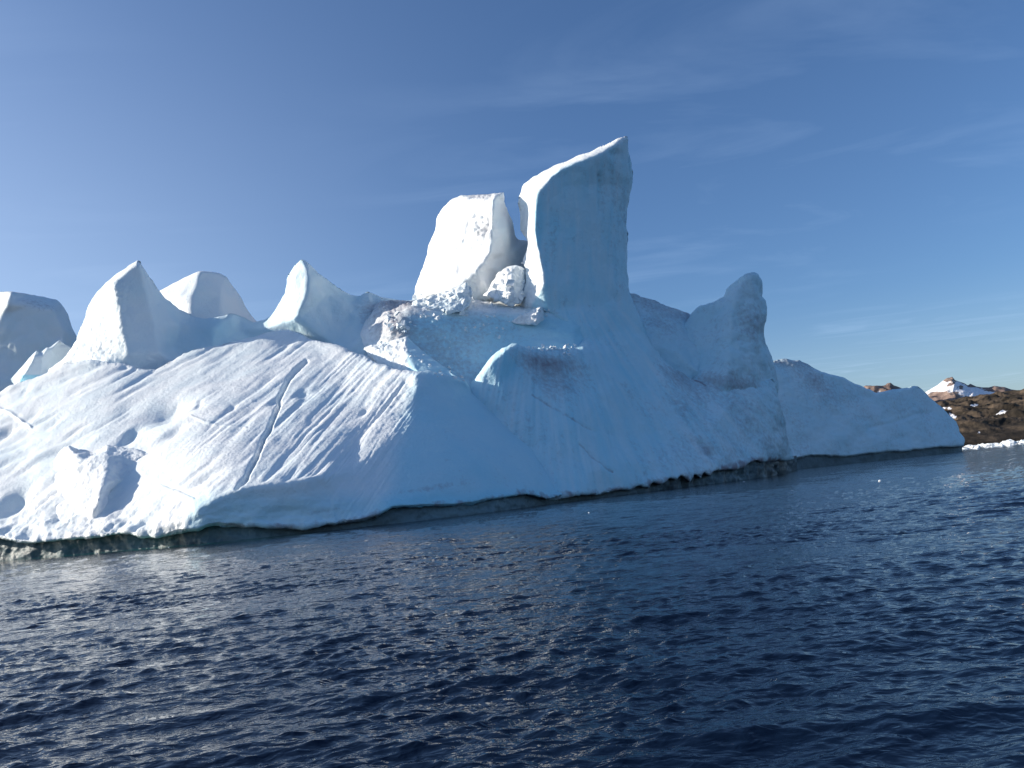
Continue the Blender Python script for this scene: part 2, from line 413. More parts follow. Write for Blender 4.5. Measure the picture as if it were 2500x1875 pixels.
# --- front slope: sunlit and grooved on the left, turning away from the sun on the right
A_out = [(-300, 1345, 146), (-300, 1010, 196), (-120, 980, 192), (-30, 968, 189), (0, 957, 189), (25, 940, 189.5), (60, 930, 190), (110, 912, 190.5), (150, 890, 191),
         (200, 880, 189), (245, 881, 186.5), (290, 885, 183.5), (350, 900, 180.5), (380, 903, 181), (420, 882, 185), (450, 862, 188), (480, 852, 190), (510, 845, 191), (540, 843, 192),
         (600, 826, 193), (650, 812, 193.5), (704, 804, 194.5), (758, 828, 188), (822, 841, 181), (870, 862, 173), (916, 884, 165.5), (970, 901, 159), (1020, 907, 154), (1060, 908, 156.5), (1100, 918, 159.5),
         (1138, 931, 162), (1152, 960, 163.5), (1230, 1010, 167), (1330, 1080, 167), (1420, 1150, 167), (1470, 1195, 166),
         (1400, 1206, 151.5), (1333, 1219, 145), (1279, 1209, 140), (1238, 1215, 136.5), (1194, 1221, 133), (1156, 1234, 130.5), (1111, 1237, 128), (959, 1241, 121.5),
         (896, 1269, 120), (858, 1277, 119.3), (780, 1285, 118.7), (700, 1291, 118), (600, 1289, 117), (506, 1287, 116), (484, 1297, 116), (443, 1303, 117),
         (389, 1314, 118.8), (348, 1314, 120.3), (316, 1304, 121.3), (269, 1307, 122.6), (177, 1317, 125.6), (130, 1322, 127.3), (79, 1326, 129.3), (0, 1314, 132.5)]
ridge = [(704, 808, 193), (758, 832, 186.8), (822, 845, 179.3), (870, 866, 171.8), (916, 888, 164.3), (970, 904, 157.8), (1018, 911, 152.8), (1016, 960, 147.5), (1005, 1020, 141.5),
         (960, 1070, 135), (900, 1112, 130), (860, 1150, 126), (815, 1195, 121.8)]
cliff = [(443, 1296, 116.4), (447, 1262, 116.5), (480, 1240, 116), (520, 1216, 116.4), (580, 1192, 117.2), (640, 1181, 118), (700, 1177, 118.8), (750, 1166, 119.8), (790, 1160, 121), (815, 1195, 121.2)]
A_lines = [ridge, cliff,
           [(1060, 940, 153.5), (1100, 1060, 142), (1140, 1150, 133.8)], [(1200, 1050, 153), (1270, 1130, 147)],
           [(880, 1000, 146)]]
CRACK = [(747, 882), (720, 905), (705, 925), (692, 950), (680, 973), (682, 986), (674, 1005), (660, 1040), (642, 1075), (628, 1110), (615, 1135), (600, 1165), (578, 1190)]
CRACK2 = [(-20, 985), (0, 995), (30, 1012), (73, 1040)]
CRACK3 = [(466, 1014), (500, 1030), (528, 1036), (600, 1042)]
CRACK4 = [(395, 1180), (440, 1195), (475, 1212)]
PITS = [(408, 1003, 50, 18, -22, 2.2), (318, 1062, 24, 8, -42, 0.9), (566, 994, 9, 6, -25, 0.4), (668, 983, 10, 6, -30, 0.4), (741, 962, 17, 7, -32, 0.6),
        (30, 1225, 55, 16, -38, 2.0), (8, 1055, 30, 9, -35, 1.0), (425, 1052, 26, 8, -35, 0.6), (500, 1165, 40, 8, -28, 0.8), (890, 1003, 18, 7, -40, .6),
        (60, 912 + 40, 14, 6, -35, .4), (485, 985, 12, 6, -50, .5), (270, 1240, 26, 8, -35, 0.8)]
def a_extra(px, py, P):
    ang = np.arctan2(py - 306, 1481 - px) * 1000.0; rad = np.hypot(px - 1481, py - 306)
    z = np.zeros_like(px)
    warp = 5 * fbm(np.stack((px / 90, py / 90, z), 1), 1, 2, 3)
    U = ang + warp
    def st_(wu, lu, o, sd, rg=False): return fbm(np.stack((U / wu, rad / lu, z), 1), 1, o, sd, 0.55, rg)
    edge = np.interp(px, [430, 447, 480, 520, 580, 640, 700, 750, 790, 830], [1330, 1258, 1238, 1214, 1190, 1179, 1175, 1164, 1160, 1300])
    lit = smooth(1085, 985, px + 0.35 * (py - 900)) * smooth(4, -10, py - edge)
    patch = np.clip(0.55 + 1.3 * fbm(np.stack((px / 130, py / 130, z), 1), 1, 2, 14), 0.15, 1.3)
    d = lit * (0.15 * st_(80, 620, 2, 4) + 0.08 * st_(22, 320, 2, 5) + patch * (0.11 * st_(8, 340, 2, 6) + 0.075 * st_(4.4, 150, 2, 7)))
    for wu, lu, sd, thr, dep in ((34, 520, 16, .13, .30), (19, 400, 17, .16, .26), (11, 280, 18, .2, .20)):
        brk = smooth(-.05, .3, fbm(np.stack((U / 40, rad / 230, z), 1), 1, 2, sd + 10))
        d -= lit * brk * (dep * (1 + .8 * smooth(520, 250, px))) * np.exp(-(st_(wu, lu, 1, sd) / thr) ** 2)
    rough = smooth(820, 1000, px) * lit
    d += rough * 0.17 * fbm(P, 1.2, 3, 8)
    # lumpy lower edge
    low = smooth(1205, 1290, py) * smooth(500, 430, px)
    d += low * (1.1 * fbm(P, 4.5, 4, 11) + 0.12 * fbm(P, 1.4, 2, 12))
    und = smooth(1190, 1270, py) * smooth(460, 520, px)
    d += und * (0.9 * fbm(P * np.array((1, 1, 2.2)), 6, 3, 15))
    for cx_, cy_, rx, ry, an, dep in PITS:
        d -= dep * blob(px, py, cx_, cy_, rx, ry, an) ** 1.0
    for pl, wd, dep in ((CRACK, 4.2, 1.1), (CRACK2, 3, -0.3), (CRACK3, 2.5, -0.15), (CRACK4, 3, 0.25)):
        dist = dist_poly(px, py, pl, closed=False) + 2.0 * fbm(np.stack((px / 14, py / 14, z), 1), 1, 2, 21)
        d -= dep * np.exp(-(dist / wd) ** 2)
    # shelf just right of the crack sits lower
    return d
LIP = [(443, 1303), (506, 1282), (600, 1284), (700, 1286), (780, 1280), (858, 1272), (896, 1264), (959, 1236), (1111, 1232), (1156, 1229), (1194, 1216), (1238, 1210), (1279, 1204), (1333, 1214), (1416, 1208), (1507, 1198), (1543, 1196), (1592, 1180), (1651, 1172), (1711, 1166), (1760, 1149), (1848, 1126), (1900, 1125)]
def lip_dark(px, py, P): return np.clip(.55 + 1.0 * fbm(P * np.array((1, 1, .6)), 2.6, 4, 133), 0, 1.1) * smooth(15, 2, dist_poly(px, py, LIP, closed=False) + 9 * fbm(P, 3, 3, 134)) * smooth(450, 540, px)  # ragged darker band along the lip
def a_paint(px, py, P):
    z = np.zeros_like(px)
    dirt = 0.12 * smooth(1235, 1275, py) * smooth(440, 560, px) + .6 * lip_dark(px, py, P)
    dirt += 0.38 * blob(px, py, 1020, 1195, 90, 10, -8) + 0.3 * blob(px, py, 820, 1245, 140, 10, -6)
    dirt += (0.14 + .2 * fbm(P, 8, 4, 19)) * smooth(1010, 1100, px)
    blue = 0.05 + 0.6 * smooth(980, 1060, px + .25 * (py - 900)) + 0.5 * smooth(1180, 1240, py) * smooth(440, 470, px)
    return dirt, blue
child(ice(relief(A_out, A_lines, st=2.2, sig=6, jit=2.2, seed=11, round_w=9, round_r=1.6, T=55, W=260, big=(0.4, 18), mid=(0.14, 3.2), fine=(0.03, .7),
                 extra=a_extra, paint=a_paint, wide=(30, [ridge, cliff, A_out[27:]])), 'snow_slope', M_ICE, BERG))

# --- crag standing on the sunlit slope, throwing a long shadow to the right
K_out = [(110, 1262, 136), (122, 1190, 144), (135, 1120, 150), (150, 1098, 150.5), (168, 1087, 150), (192, 1098, 149.5), (222, 1103, 148.5), (244, 1096, 148.3), (260, 1086, 148), (294, 1091, 147),
         (332, 1094, 146), (362, 1102, 145), (395, 1112, 143.5), (430, 1126, 141.5), (448, 1140, 140), (420, 1165, 138), (370, 1180, 137), (320, 1190, 136.4), (272, 1200, 134.8), (258, 1255, 130), (215, 1300, 129), (150, 1305, 131)]
K_lines = [[(168, 1092, 146.5), (190, 1112, 143), (205, 1126, 141), (235, 1117, 140.5), (258, 1099, 142), (263, 1112, 140.2), (260, 1150, 135), (252, 1185, 131), (240, 1225, 128.2)],
           [(300, 1098, 143.2), (340, 1103, 142.6), (380, 1114, 141.6), (420, 1128, 140)], [(300, 1168, 136.4), (350, 1163, 137.4), (390, 1150, 138.3)], [(170, 1180, 138.5), (180, 1240, 133)]]
child(ice(relief(K_out, K_lines, st=2.0, sig=4, jit=2.5, seed=23, round_w=8, round_r=1.2, T=10, W=80, big=(.5, 6), mid=(0.45, 2.2), fine=(0.08, .6)), 'ice_crag', M_ICE, BERG))

# --- small sunlit mound on the crest
child(ice(relief([(888, 850, 182), (905, 842, 181), (930, 840, 180), (950, 834, 179.5), (975, 826, 179), (992, 821, 179), (1016, 843, 176.5), (1043, 866, 173.5), (1090, 898, 168.5), (1138, 931, 163.8),
                  (1152, 958, 163.5), (1100, 965, 163), (1030, 950, 166), (970, 920, 172), (920, 890, 178)],
                 [[(992, 825, 177), (985, 850, 174), (965, 872, 173.5), (950, 888, 174)], [(925, 856, 178), (945, 862, 176)], [(1043, 870, 172.5), (1020, 906, 165.5)]], st=1.8, sig=2.5, jit=2.0, seed=31, round_w=5, round_r=.6, T=10, W=60,
                 big=(.4, 6), mid=(.12, 2.2), fine=(.04, .6), extra=lambda px, py, P: smooth(998, 988, px) * (.6 * fbm(P, 2.0, 3, 33) + .15 * fbm(P, .7, 2, 34)),
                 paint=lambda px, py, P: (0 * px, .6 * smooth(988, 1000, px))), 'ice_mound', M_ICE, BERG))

# --- back ridge with its peaks
B_out = [(110, 930, 198.0), (120, 900, 198.0), (155, 875, 195.0), (163, 866, 196.0), (188, 828, 198.0), (201, 792, 199.0), (215, 749, 199.0), (224, 731, 199.0), (248, 702, 198.0), (271, 680, 197.0), (300, 659, 196.0),
         (335, 635, 195.0), (343, 638, 196.0), (373, 685, 199.0), (402, 727, 203.0), (437, 755, 207.8), (470, 771, 210.9), (519, 776, 209.4), (563, 765, 211.7), (585, 771, 213.9), (620, 787, 213.1), (645, 781, 212.0), (661, 772, 211.0),
         (680, 742, 210.5), (695, 718, 210.0), (704, 670, 209.0), (720, 647, 208.0), (735, 634, 207.0), (746, 636, 208.0), (765, 654, 210.0), (790, 676, 212.0), (822, 701, 215.0), (853, 719, 217.0), (878, 723, 217.4), (897, 712, 216.7),
         (916, 719, 215.0), (942, 727, 213.7), (996, 733, 214.0), (1040, 735, 216.0), (1060, 800, 216.0), (1040, 900, 212.0), (900, 915, 196.4), (700, 900, 208.0), (500, 930, 202.0), (380, 975, 198.0), (250, 960, 196.0), (150, 960, 198.0)]
B_lines = [[(338, 639, 193.5), (305, 664, 192.5), (273, 690, 191.0), (285, 733, 190.0), (294, 777, 189.2), (304, 821, 188.2), (314, 865, 187.2), (320, 905, 189.0)],
           [(343, 642, 193.5), (354, 689, 193.2), (370, 752, 193.2), (382, 810, 192.5), (395, 860, 191.0)],
           [(215, 800, 196.0), (240, 850, 192.0), (262, 885, 188.5), (300, 920, 190.0)],
           [(438, 790, 204.9), (470, 800, 206.0), (520, 800, 205.0), (580, 800, 211.0), (650, 800, 209.0), (727, 776, 200.0)],
           [(420, 850, 202.7), (520, 845, 204.0), (620, 830, 211.0), (720, 826, 209.0), (820, 845, 203.0), (900, 850, 198.4)],
           [(742, 638, 205.5), (753, 652, 204.0), (756, 680, 202.5), (752, 714, 201.0), (735, 752, 199.3), (727, 776, 199.0)],
           [(800, 720, 211.0), (860, 760, 211.0), (930, 790, 208.8)], [(700, 740, 205.0), (716, 690, 205.5)]]
PK1 = [(100, 960), (140, 880), (200, 780), (240, 690), (340, 600), (400, 720), (436, 754), (440, 800), (410, 870), (360, 960)]
PK3 = [(640, 790), (660, 765), (690, 700), (740, 600), (800, 680), (870, 722), (860, 760), (800, 790), (720, 800)]
def b_extra(px, py, P):
    d = 0.22 * smooth(330, 300, px) * fbm(P, 1.0, 2, 41) * smooth(640, 700, py)
    d += 0.9 * smooth(840, 900, px) * fbm(P, 4, 4, 43)
    d += smooth(860, 895, py) * (0.35 * fbm(P, 2.0, 3, 44))
    d -= 2.6 * blob(px, py, 226, 905, 17, 10, -20)
    d += smooth(640, 690, px) * .28 * fbm(P * np.array((1, 1, .6)), 4, 4, 46, .5, True)
    return d
def b_paint(px, py, P):
    dirt = 0.35 * smooth(860, 930, px) * smooth(720, 750, py) + 0.1 * smooth(640, 700, px) + 0.25 * blob(px, py, 910, 770, 50, 40)
    blue = 0.1 + 0.25 * smooth(420, 520, px)
    return dirt, blue
child(ice(relief(B_out, B_lines, st=2.3, sig=5, jit=1.9, seed=41, round_w=11, round_r=2.0, T=16, W=110, big=(.6, 12), mid=(.12, 3), fine=(.05, .7), extra=b_extra, paint=b_paint),
          'back_ridge', M_ICE, BERG, [('ice_peak', PK1), ('ice_peak', PK3)]))

# --- rounded dome peak further back
child(ice(relief([(370, 740, 222), (391, 709, 222), (410, 699, 221), (437, 685, 220), (465, 671, 219), (487, 662, 218), (515, 663, 220), (538, 668, 222), (551, 676, 223), (570, 701, 225), (589, 727, 226), (601, 752, 227),
                  (612, 768, 228), (625, 783, 228), (640, 800, 228), (600, 840, 220), (450, 840, 216), (390, 800, 218)],
                 [[(487, 666, 216), (481, 690, 214.5), (470, 720, 213.2), (466, 760, 212), (460, 800, 211)], [(400, 722, 218.5), (430, 722, 215.5), (450, 727, 214)],
                  [(540, 720, 217), (540, 790, 214)], [(455, 690, 216.6), (472, 676, 216.6)]],
                 st=2.0, sig=5, jit=.8, seed=47, round_w=8, round_r=1.5, T=20, W=90, big=(.5, 10), mid=(.08, 3), fine=(.03, .7)), 'ice_dome', M_ICE, BERG))

# --- small twin horns at the left end with a turquoise foot
def h_paint(px, py, P):
    return 0 * px, 0.15 + 1.1 * smooth(912, 920, py) * smooth(938, 928, py) * smooth(42, 58, px)
child(ice(relief([(25, 927, 208.0), (34, 917, 208.0), (54, 895, 208.0), (72, 873, 208.0), (89, 856, 207.0), (96, 861, 207.5), (99, 862, 207.5), (114, 848, 208.5), (119, 849, 209.0), (125, 846, 210.0), (136, 837, 211.0), (145, 830, 212.0), (151, 835, 213.0), (163, 843, 215.0),
                  (174, 848, 216.0), (200, 870, 218.0), (210, 930, 212.0), (100, 985, 204.0), (30, 985, 204.0), (36, 948, 206.0), (34, 938, 208.0)],
                 [[(88, 859, 205.0), (80, 873, 203.6), (70, 893, 202.2), (60, 912, 201.2), (54, 924, 200.6)], [(115, 851, 207.0), (104, 868, 205.0)], [(145, 833, 210.0), (128, 850, 208.0)], [(60, 926, 201.5), (100, 922, 202.5), (110, 932, 203.0)]],
                 st=1.7, sig=2, jit=.7, seed=53, round_w=3, round_r=.6, T=10, W=50, big=(.2, 6), mid=(.06, 2), fine=(.03, .7), paint=h_paint, hold=3), 'ice_horn', M_ICE, BERG))

# --- hollow below the towers, dirty ice with refrozen blocks
R_out = [(900, 760, 214), (930, 735, 213), (975, 733, 210), (1010, 733, 207), (1100, 730, 206), (1200, 738, 204), (1280, 742, 201), (1400, 742, 205), (1480, 800, 203), (1480, 900, 192), (1380, 960, 184), (1250, 970, 182),
         (1138, 970, 178), (1040, 930, 181), (960, 900, 183), (900, 880, 190), (880, 820, 200)]
R_lines = [[(930, 850, 184), (1000, 850, 181), (1070, 900, 180.5), (1138, 938, 180), (1200, 905, 184), (1270, 880, 186), (1400, 868, 186.5)],
           [(960, 790, 183), (1050, 800, 184.5), (1150, 810, 188), (1260, 810, 191), (1340, 800, 191.5), (1400, 800, 192)],
           [(1000, 755, 189), (1100, 755, 190.5), (1200, 760, 192.5), (1290, 762, 194.2), (1340, 762, 194.5), (1400, 765, 196)]]
def r_extra(px, py, P):
    blocks = smooth(1010, 960, px) * smooth(735, 755, py)
    c = np.abs(fbm(P, 3.2, 3, 62)); d = blocks * (1.4 * np.minimum(c, .35) - .3)
    d += smooth(765, 740, py) * 1.1 * fbm(P, 2.2, 4, 63)
    d += smooth(760, 800, py) * 0.5 * fbm(P * np.array((1, 1, 2)), 5, 3, 64)
    return d
def r_paint(px, py, P):
    dirt = 0.5 * blob(px, py, 960, 790, 55, 55) + 0.3 * blob(px, py, 1080, 880, 120, 50, 20) + .22 * blob(px, py, 1150, 800, 150, 60) + .35 * blob(px, py, 1000, 740, 110, 16)
    return dirt + .15, 0.75 * smooth(752, 785, py) * smooth(955, 1010, px)  # painted blue deepens the hollow's shade, left off the sunlit top shelf
child(ice(relief(R_out, R_lines, st=2.3, sig=4, jit=2.5, seed=61, round_w=6, round_r=1, T=14, W=60, big=(.5, 9), mid=(.22, 2.6), fine=(.07, .7), extra=r_extra, paint=r_paint), 'ice_hollow', M_ICE, BERG))

# --- left tower, sunlit
T1_out = [(1005, 770, 224), (1010, 729, 226), (1015, 697, 227), (1032, 655, 228), (1040, 629, 228), (1046, 599, 228), (1064, 555, 228), (1065, 540, 228), (1070, 524, 228), (1084, 504, 227.5), (1105, 485, 226.5), (1127, 476, 225),
          (1143, 477, 223), (1169, 475, 220), (1199, 473, 216), (1230, 470, 213), (1231, 492, 214), (1239, 514, 216), (1253, 547, 218), (1257, 573, 219), (1261, 581, 220), (1269, 586, 221), (1296, 590, 224), (1300, 680, 222), (1290, 770, 218), (1150, 790, 214)]
T1_lines = [[(1228, 472, 211), (1209, 480, 208), (1203, 492, 206.3), (1205, 510, 205.3), (1203, 549, 204), (1201, 569, 203.4), (1201, 597, 202.6), (1197, 617, 202.2), (1183, 639, 202.4), (1165, 659, 203), (1147, 675, 204), (1123, 693, 205.5), (1095, 707, 208), (1040, 719, 214)],
            [(1238, 560, 209), (1245, 620, 211), (1240, 680, 210), (1200, 720, 207)], [(1085, 560, 219), (1075, 640, 218.5)], [(1200, 488, 208.5), (1143, 486, 217), (1110, 500, 221)]]
def t1_extra(px, py, P):
    pk = blob(px, py, 1180, 560, 26, 40, 15)
    rt = smooth(1085, 1170, px) * smooth(1205, 1195, px)
    d = 1.2 * pk * fbm(P, 1.7, 4, 73) + .5 * rt * fbm(P * np.array((1, 1, .5)), 2.4, 4, 75, .55, True) + smooth(500, 475, py) * 0.5 * fbm(P, 2, 3, 74)
    for cx_, cy_, rx, ry, an in ((1143, 545, 3, 12, 22), (1103, 629, 3, 10, 20), (1119, 656, 3, 15, 12), (1139, 567, 2.5, 10, 10), (1120, 605, 2.5, 8, 25), (1160, 528, 3, 8, 40), (1133, 590, 2, 9, 10)):
        d -= 0.5 * blob(px, py, cx_, cy_, rx, ry, an)
    return d
def t1_paint(px, py, P):
    return 0.36 * blob(px, py, 1180, 560, 22, 36, 15) + .2 * smooth(1100, 1180, px) * smooth(1205, 1195, px) + .3 * smooth(500, 478, py), 0 * px
child(ice(relief(T1_out, T1_lines, st=2.0, sig=2.5, jit=2.2, seed=71, round_w=6, round_r=1.2, T=16, W=60, big=(.5, 8), mid=(.18, 2.5), fine=(.05, .7), extra=t1_extra, paint=t1_paint, hold=4), 'ice_tower', M_ICE, BERG))

# --- right tower and the long shaded flank below it
C_out = [(1262, 770, 204), (1266, 745, 201), (1270, 734, 199), (1284, 683, 199.5), (1281, 651, 201), (1272, 643, 202.5), (1284, 616, 203.5), (1288, 590, 205), (1276, 570, 211), (1271, 563, 212), (1270, 547, 213), (1268, 512, 213), (1264, 496, 212), (1266, 484, 212), (1273, 465, 212),
         (1279, 449, 212), (1296, 436, 212), (1328, 417, 212), (1360, 401, 213), (1391, 390, 213.5), (1423, 376, 214), (1455, 363, 214), (1486, 351, 214.5), (1512, 338, 214.5), (1531, 332, 214), (1534, 341, 214.5), (1535, 376, 215), (1542, 398, 215.5),
         (1545, 417, 215.5), (1543, 452, 215.5), (1537, 477, 215), (1531, 509, 215), (1529, 553, 214.5), (1534, 569, 214), (1531, 604, 214), (1532, 635, 213.5), (1531, 664, 213), (1534, 696, 212.5), (1540, 718, 212), (1553, 750, 211),
         (1572, 790, 209), (1585, 827, 208), (1612, 872, 208), (1650, 903, 209), (1690, 925, 213), (1740, 935, 212), (1800, 938, 213.5), (1860, 930, 218), (1889, 925, 223), (1895, 950, 221), (1905, 985, 220), (1918, 1040, 226), (1933, 1105, 240),
         (1939, 1120, 244), (1899, 1125, 216), (1870, 1132, 207), (1848, 1124, 203), (1827, 1132, 199), (1805, 1146, 195.5), (1780, 1147, 192), (1760, 1149, 189.5), (1742, 1150, 187), (1733, 1163, 185.5), (1718, 1154, 183.5), (1711, 1170, 182.5), (1695, 1158, 181), (1684, 1179, 179.5),
         (1662, 1161, 177), (1651, 1172, 175.5), (1633, 1168, 173.5), (1615, 1185, 171.5), (1592, 1177, 169.5), (1584, 1192, 168.5), (1552, 1187, 165.5), (1543, 1196, 164.5), (1507, 1198, 161), (1458, 1209, 156), (1416, 1208, 152.5), (1380, 1216, 150.5), (1335, 1224, 149.3),
         (1290, 1190, 153), (1230, 1110, 158), (1150, 1020, 163), (1125, 965, 166), (1150, 935, 167), (1170, 912, 168.5), (1185, 890, 170), (1201, 869, 171), (1225, 850, 172.5), (1250, 838, 174), (1262, 838, 175.5), (1290, 851, 176), (1330, 850, 178), (1400, 849, 186), (1420, 835, 194), (1380, 810, 199), (1330, 790, 202)]
C_lines = [[(1530, 335, 209.5), (1499, 351, 206.5), (1467, 370, 204), (1423, 385, 202), (1363, 409, 199.5), (1341, 427, 198.5), (1325, 452, 197.5), (1309, 471, 197), (1306, 496, 196.5), (1303, 522, 196), (1301, 563, 195.5), (1306, 594, 194.8),
            (1315, 626, 194), (1323, 661, 193), (1327, 686, 192.3), (1316, 708, 193), (1298, 735, 195), (1285, 755, 198)],
           [(1293, 478, 202), (1294, 534, 201), (1292, 580, 201)], [(1290, 500, 206.5), (1289, 560, 206.5)],
           [(1420, 450, 203), (1420, 560, 202.2), (1420, 680, 200), (1420, 745, 198)],
           [(1490, 500, 209), (1490, 650, 206.5), (1500, 740, 205.5)],
           [(1340, 760, 193.5), (1390, 790, 193.5), (1440, 830, 193)],
           [(1173, 914, 164.6), (1189, 890, 164.6), (1205, 871, 165), (1229, 853, 166), (1256, 842, 168)],
           [(1290, 860, 171.5), (1340, 862, 174.5), (1400, 862, 179)],
           [(1220, 930, 163.6), (1300, 930, 168.5), (1400, 930, 174.5), (1500, 930, 183)],
           [(1170, 960, 162.5), (1250, 1010, 160.5), (1330, 1080, 158)],
           [(1400, 1040, 163), (1500, 1060, 171), (1600, 1080, 181)],
           [(1450, 1150, 158), (1600, 1130, 174), (1700, 1110, 186)],
           [(1540, 800, 206), (1590, 890, 201.5), (1640, 945, 199), (1690, 1000, 196.5), (1725, 1060, 193), (1750, 1120, 190)],
           [(1500, 850, 196), (1560, 960, 190)],
           [(1720, 965, 206), (1790, 975, 208.5), (1860, 970, 213)], [(1800, 1060, 203), (1880, 1060, 211), (1905, 1090, 215.5)]]
def c_extra(px, py, P):
    z = np.zeros_like(px)
    d = 0.7 * smooth(745, 720, py) * blob(px, py, 1300, 690, 30, 60) * fbm(P, 1.8, 4, 83)
    fl = smooth(760, 900, py)
    ang = np.arctan2(py - 500, px - 1300) * 700; rad = np.hypot(px - 1300, py - 500)
    d += fl * (0.5 * fbm(np.stack((ang / 60, rad / 500, z), 1), 1, 3, 85) + .22 * fbm(np.stack((ang / 14, rad / 160, z), 1), 1, 3, 86))
    rub = blob(px, py, 1345, 850, 62, 9); d += rub * (0.5 + 1.8 * fbm(P, 1.5, 3, 87))
    for pl, wd, dep in (([(1300, 966), (1360, 1000), (1420, 1035), (1455, 1052)], 3, .2), ([(1417, 1083), (1450, 1115), (1480, 1140), (1497, 1152)], 3, .3), ([(1711, 1085), (1725, 1105), (1738, 1115)], 10, .8)):
        d -= dep * np.exp(-(dist_poly(px, py, pl, closed=False) / wd) ** 2)
    d += smooth(1500, 1650, px) * fl * 0.55 * fbm(P, 4, 4, 88, .5, True)
    d += smooth(1400, 1520, px) * smooth(760, 700, py) * .35 * fbm(P * np.array((1, 1, .45)), 3, 3, 90, .5, True)
    d -= 0.6 * np.exp(-((px - 1463) / 5.0) ** 2) * smooth(415, 430, py) * smooth(540, 500, py)
    return d
def c_paint(px, py, P):
    z = np.zeros_like(px)
    mot = fbm(P * np.array((1, 1, .6)), 9, 4, 89)
    dirt = .17 + .22 * mot + .65 * lip_dark(px, py, P) + 0.5 * blob(px, py, 1340, 885, 75, 22, 8) + .3 * blob(px, py, 1360, 930, 100, 40, 20) + .16 * smooth(1500, 1700, px) + .3 * blob(px, py, 1725, 1100, 16, 12, 50) + .28 * blob(px, py, 1700, 930, 70, 24, 20)
    dirt += .12 * blob(px, py, 1470, 470, 14, 60) + .12 * smooth(1440, 1540, px) * smooth(760, 700, py)
    for pl, wd, k in (([(1300, 966), (1360, 1000), (1420, 1035), (1455, 1052)], 3, .3), ([(1417, 1083), (1450, 1115), (1480, 1140), (1497, 1152)], 2.5, .42), ([(1695, 931), (1708, 934), (1722, 942)], 2, .6), ([(1205, 1180), (1215, 1205), (1219, 1222)], 1.5, .4)):
        dirt += k * np.exp(-(dist_poly(px, py, pl, closed=False) / wd) ** 2)
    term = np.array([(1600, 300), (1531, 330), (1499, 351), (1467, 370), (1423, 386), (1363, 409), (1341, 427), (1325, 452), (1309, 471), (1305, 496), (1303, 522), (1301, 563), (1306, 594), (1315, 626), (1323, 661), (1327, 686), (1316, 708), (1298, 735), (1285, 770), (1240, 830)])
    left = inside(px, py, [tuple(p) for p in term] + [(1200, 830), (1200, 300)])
    shaded_side = np.where(left, 0.0, smooth(0, 10, dist_poly(px, py, [tuple(p) for p in term], closed=False)))  # blue shade tone painted past the light/shade line, sunlit strips stay white
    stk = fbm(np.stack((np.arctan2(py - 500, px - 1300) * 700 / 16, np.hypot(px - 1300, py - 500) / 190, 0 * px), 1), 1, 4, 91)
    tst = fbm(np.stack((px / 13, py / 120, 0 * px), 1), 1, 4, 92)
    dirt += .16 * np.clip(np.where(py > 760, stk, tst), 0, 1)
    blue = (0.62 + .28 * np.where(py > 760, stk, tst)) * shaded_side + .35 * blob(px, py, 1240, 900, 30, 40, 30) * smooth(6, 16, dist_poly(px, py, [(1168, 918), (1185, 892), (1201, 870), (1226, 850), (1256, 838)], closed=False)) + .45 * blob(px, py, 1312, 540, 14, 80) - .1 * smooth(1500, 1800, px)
    return dirt, blue
TOW = [(1240, 770), (1240, 300), (1600, 300), (1560, 720), (1545, 745), (1470, 765), (1380, 775), (1300, 765)]
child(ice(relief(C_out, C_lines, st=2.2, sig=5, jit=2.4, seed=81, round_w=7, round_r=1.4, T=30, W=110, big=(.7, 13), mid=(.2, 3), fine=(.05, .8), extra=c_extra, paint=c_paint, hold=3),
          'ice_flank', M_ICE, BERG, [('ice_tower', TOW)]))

# --- rubble lumps between and below the towers
def rub(out_, lines, seed, name='rubble_mound', big=(.9, 4), mid=(.5, 1.8), fine=(.16, .6), paint=None):
    ex = lambda px, py, P: 1.1 * np.minimum(np.abs(fbm(P, 2.6, 3, seed + 7)), .3)
    child(ice(relief(out_, lines, st=1.7, sig=2, jit=3, seed=seed, round_w=4, round_r=.8, T=8, W=40, big=big, mid=mid, fine=fine, hold=2.5, paint=paint, extra=ex), name, M_ICE, BERG))
rub([(1175, 722, 202.0), (1191, 710, 202.0), (1197, 697, 202.0), (1209, 679, 202.0), (1219, 665, 201.5), (1229, 657, 201.0), (1239, 651, 201.0), (1259, 647, 201.0), (1270, 650, 201.0), (1281, 657, 201.5), (1288, 679, 202.0), (1286, 699, 201.0), (1282, 719, 199.0), (1272, 738, 197.0), (1249, 748, 196.0), (1229, 740, 197.0), (1199, 727, 199.0)],
    [[(1255, 655, 199.0), (1248, 690, 196.0), (1246, 725, 194.2)], [(1215, 700, 199.0), (1220, 722, 197.0)]], 91)
rub([(1002, 752, 196.0), (1008, 738, 198.0), (1030, 728, 199.0), (1062, 720, 199.0), (1095, 710, 198.0), (1123, 697, 197.0), (1140, 690, 197.0), (1155, 712, 196.0), (1152, 728, 194.0), (1146, 748, 191.0), (1128, 764, 189.0), (1095, 767, 189.0), (1062, 762, 190.0), (1030, 758, 192.0)],
    [[(1130, 712, 194.0), (1122, 735, 190.5), (1112, 754, 188.0)], [(1060, 735, 195.0), (1070, 750, 191.5)]], 93, paint=lambda px, py, P: (.3 + 0 * px, .1 + 0 * px))
rub([(1246, 787, 192), (1262, 776, 192), (1280, 766, 192), (1300, 756, 192.5), (1319, 749, 193), (1345, 750, 196), (1330, 765, 196), (1325, 782, 193), (1311, 794, 191), (1285, 792, 191)],
    [[(1317, 754, 190.5), (1316, 770, 189.3), (1308, 786, 188.2)], [(1298, 772, 190)]], 95, 'ice_ridge', big=(.4, 4), mid=(.5, 1.6))

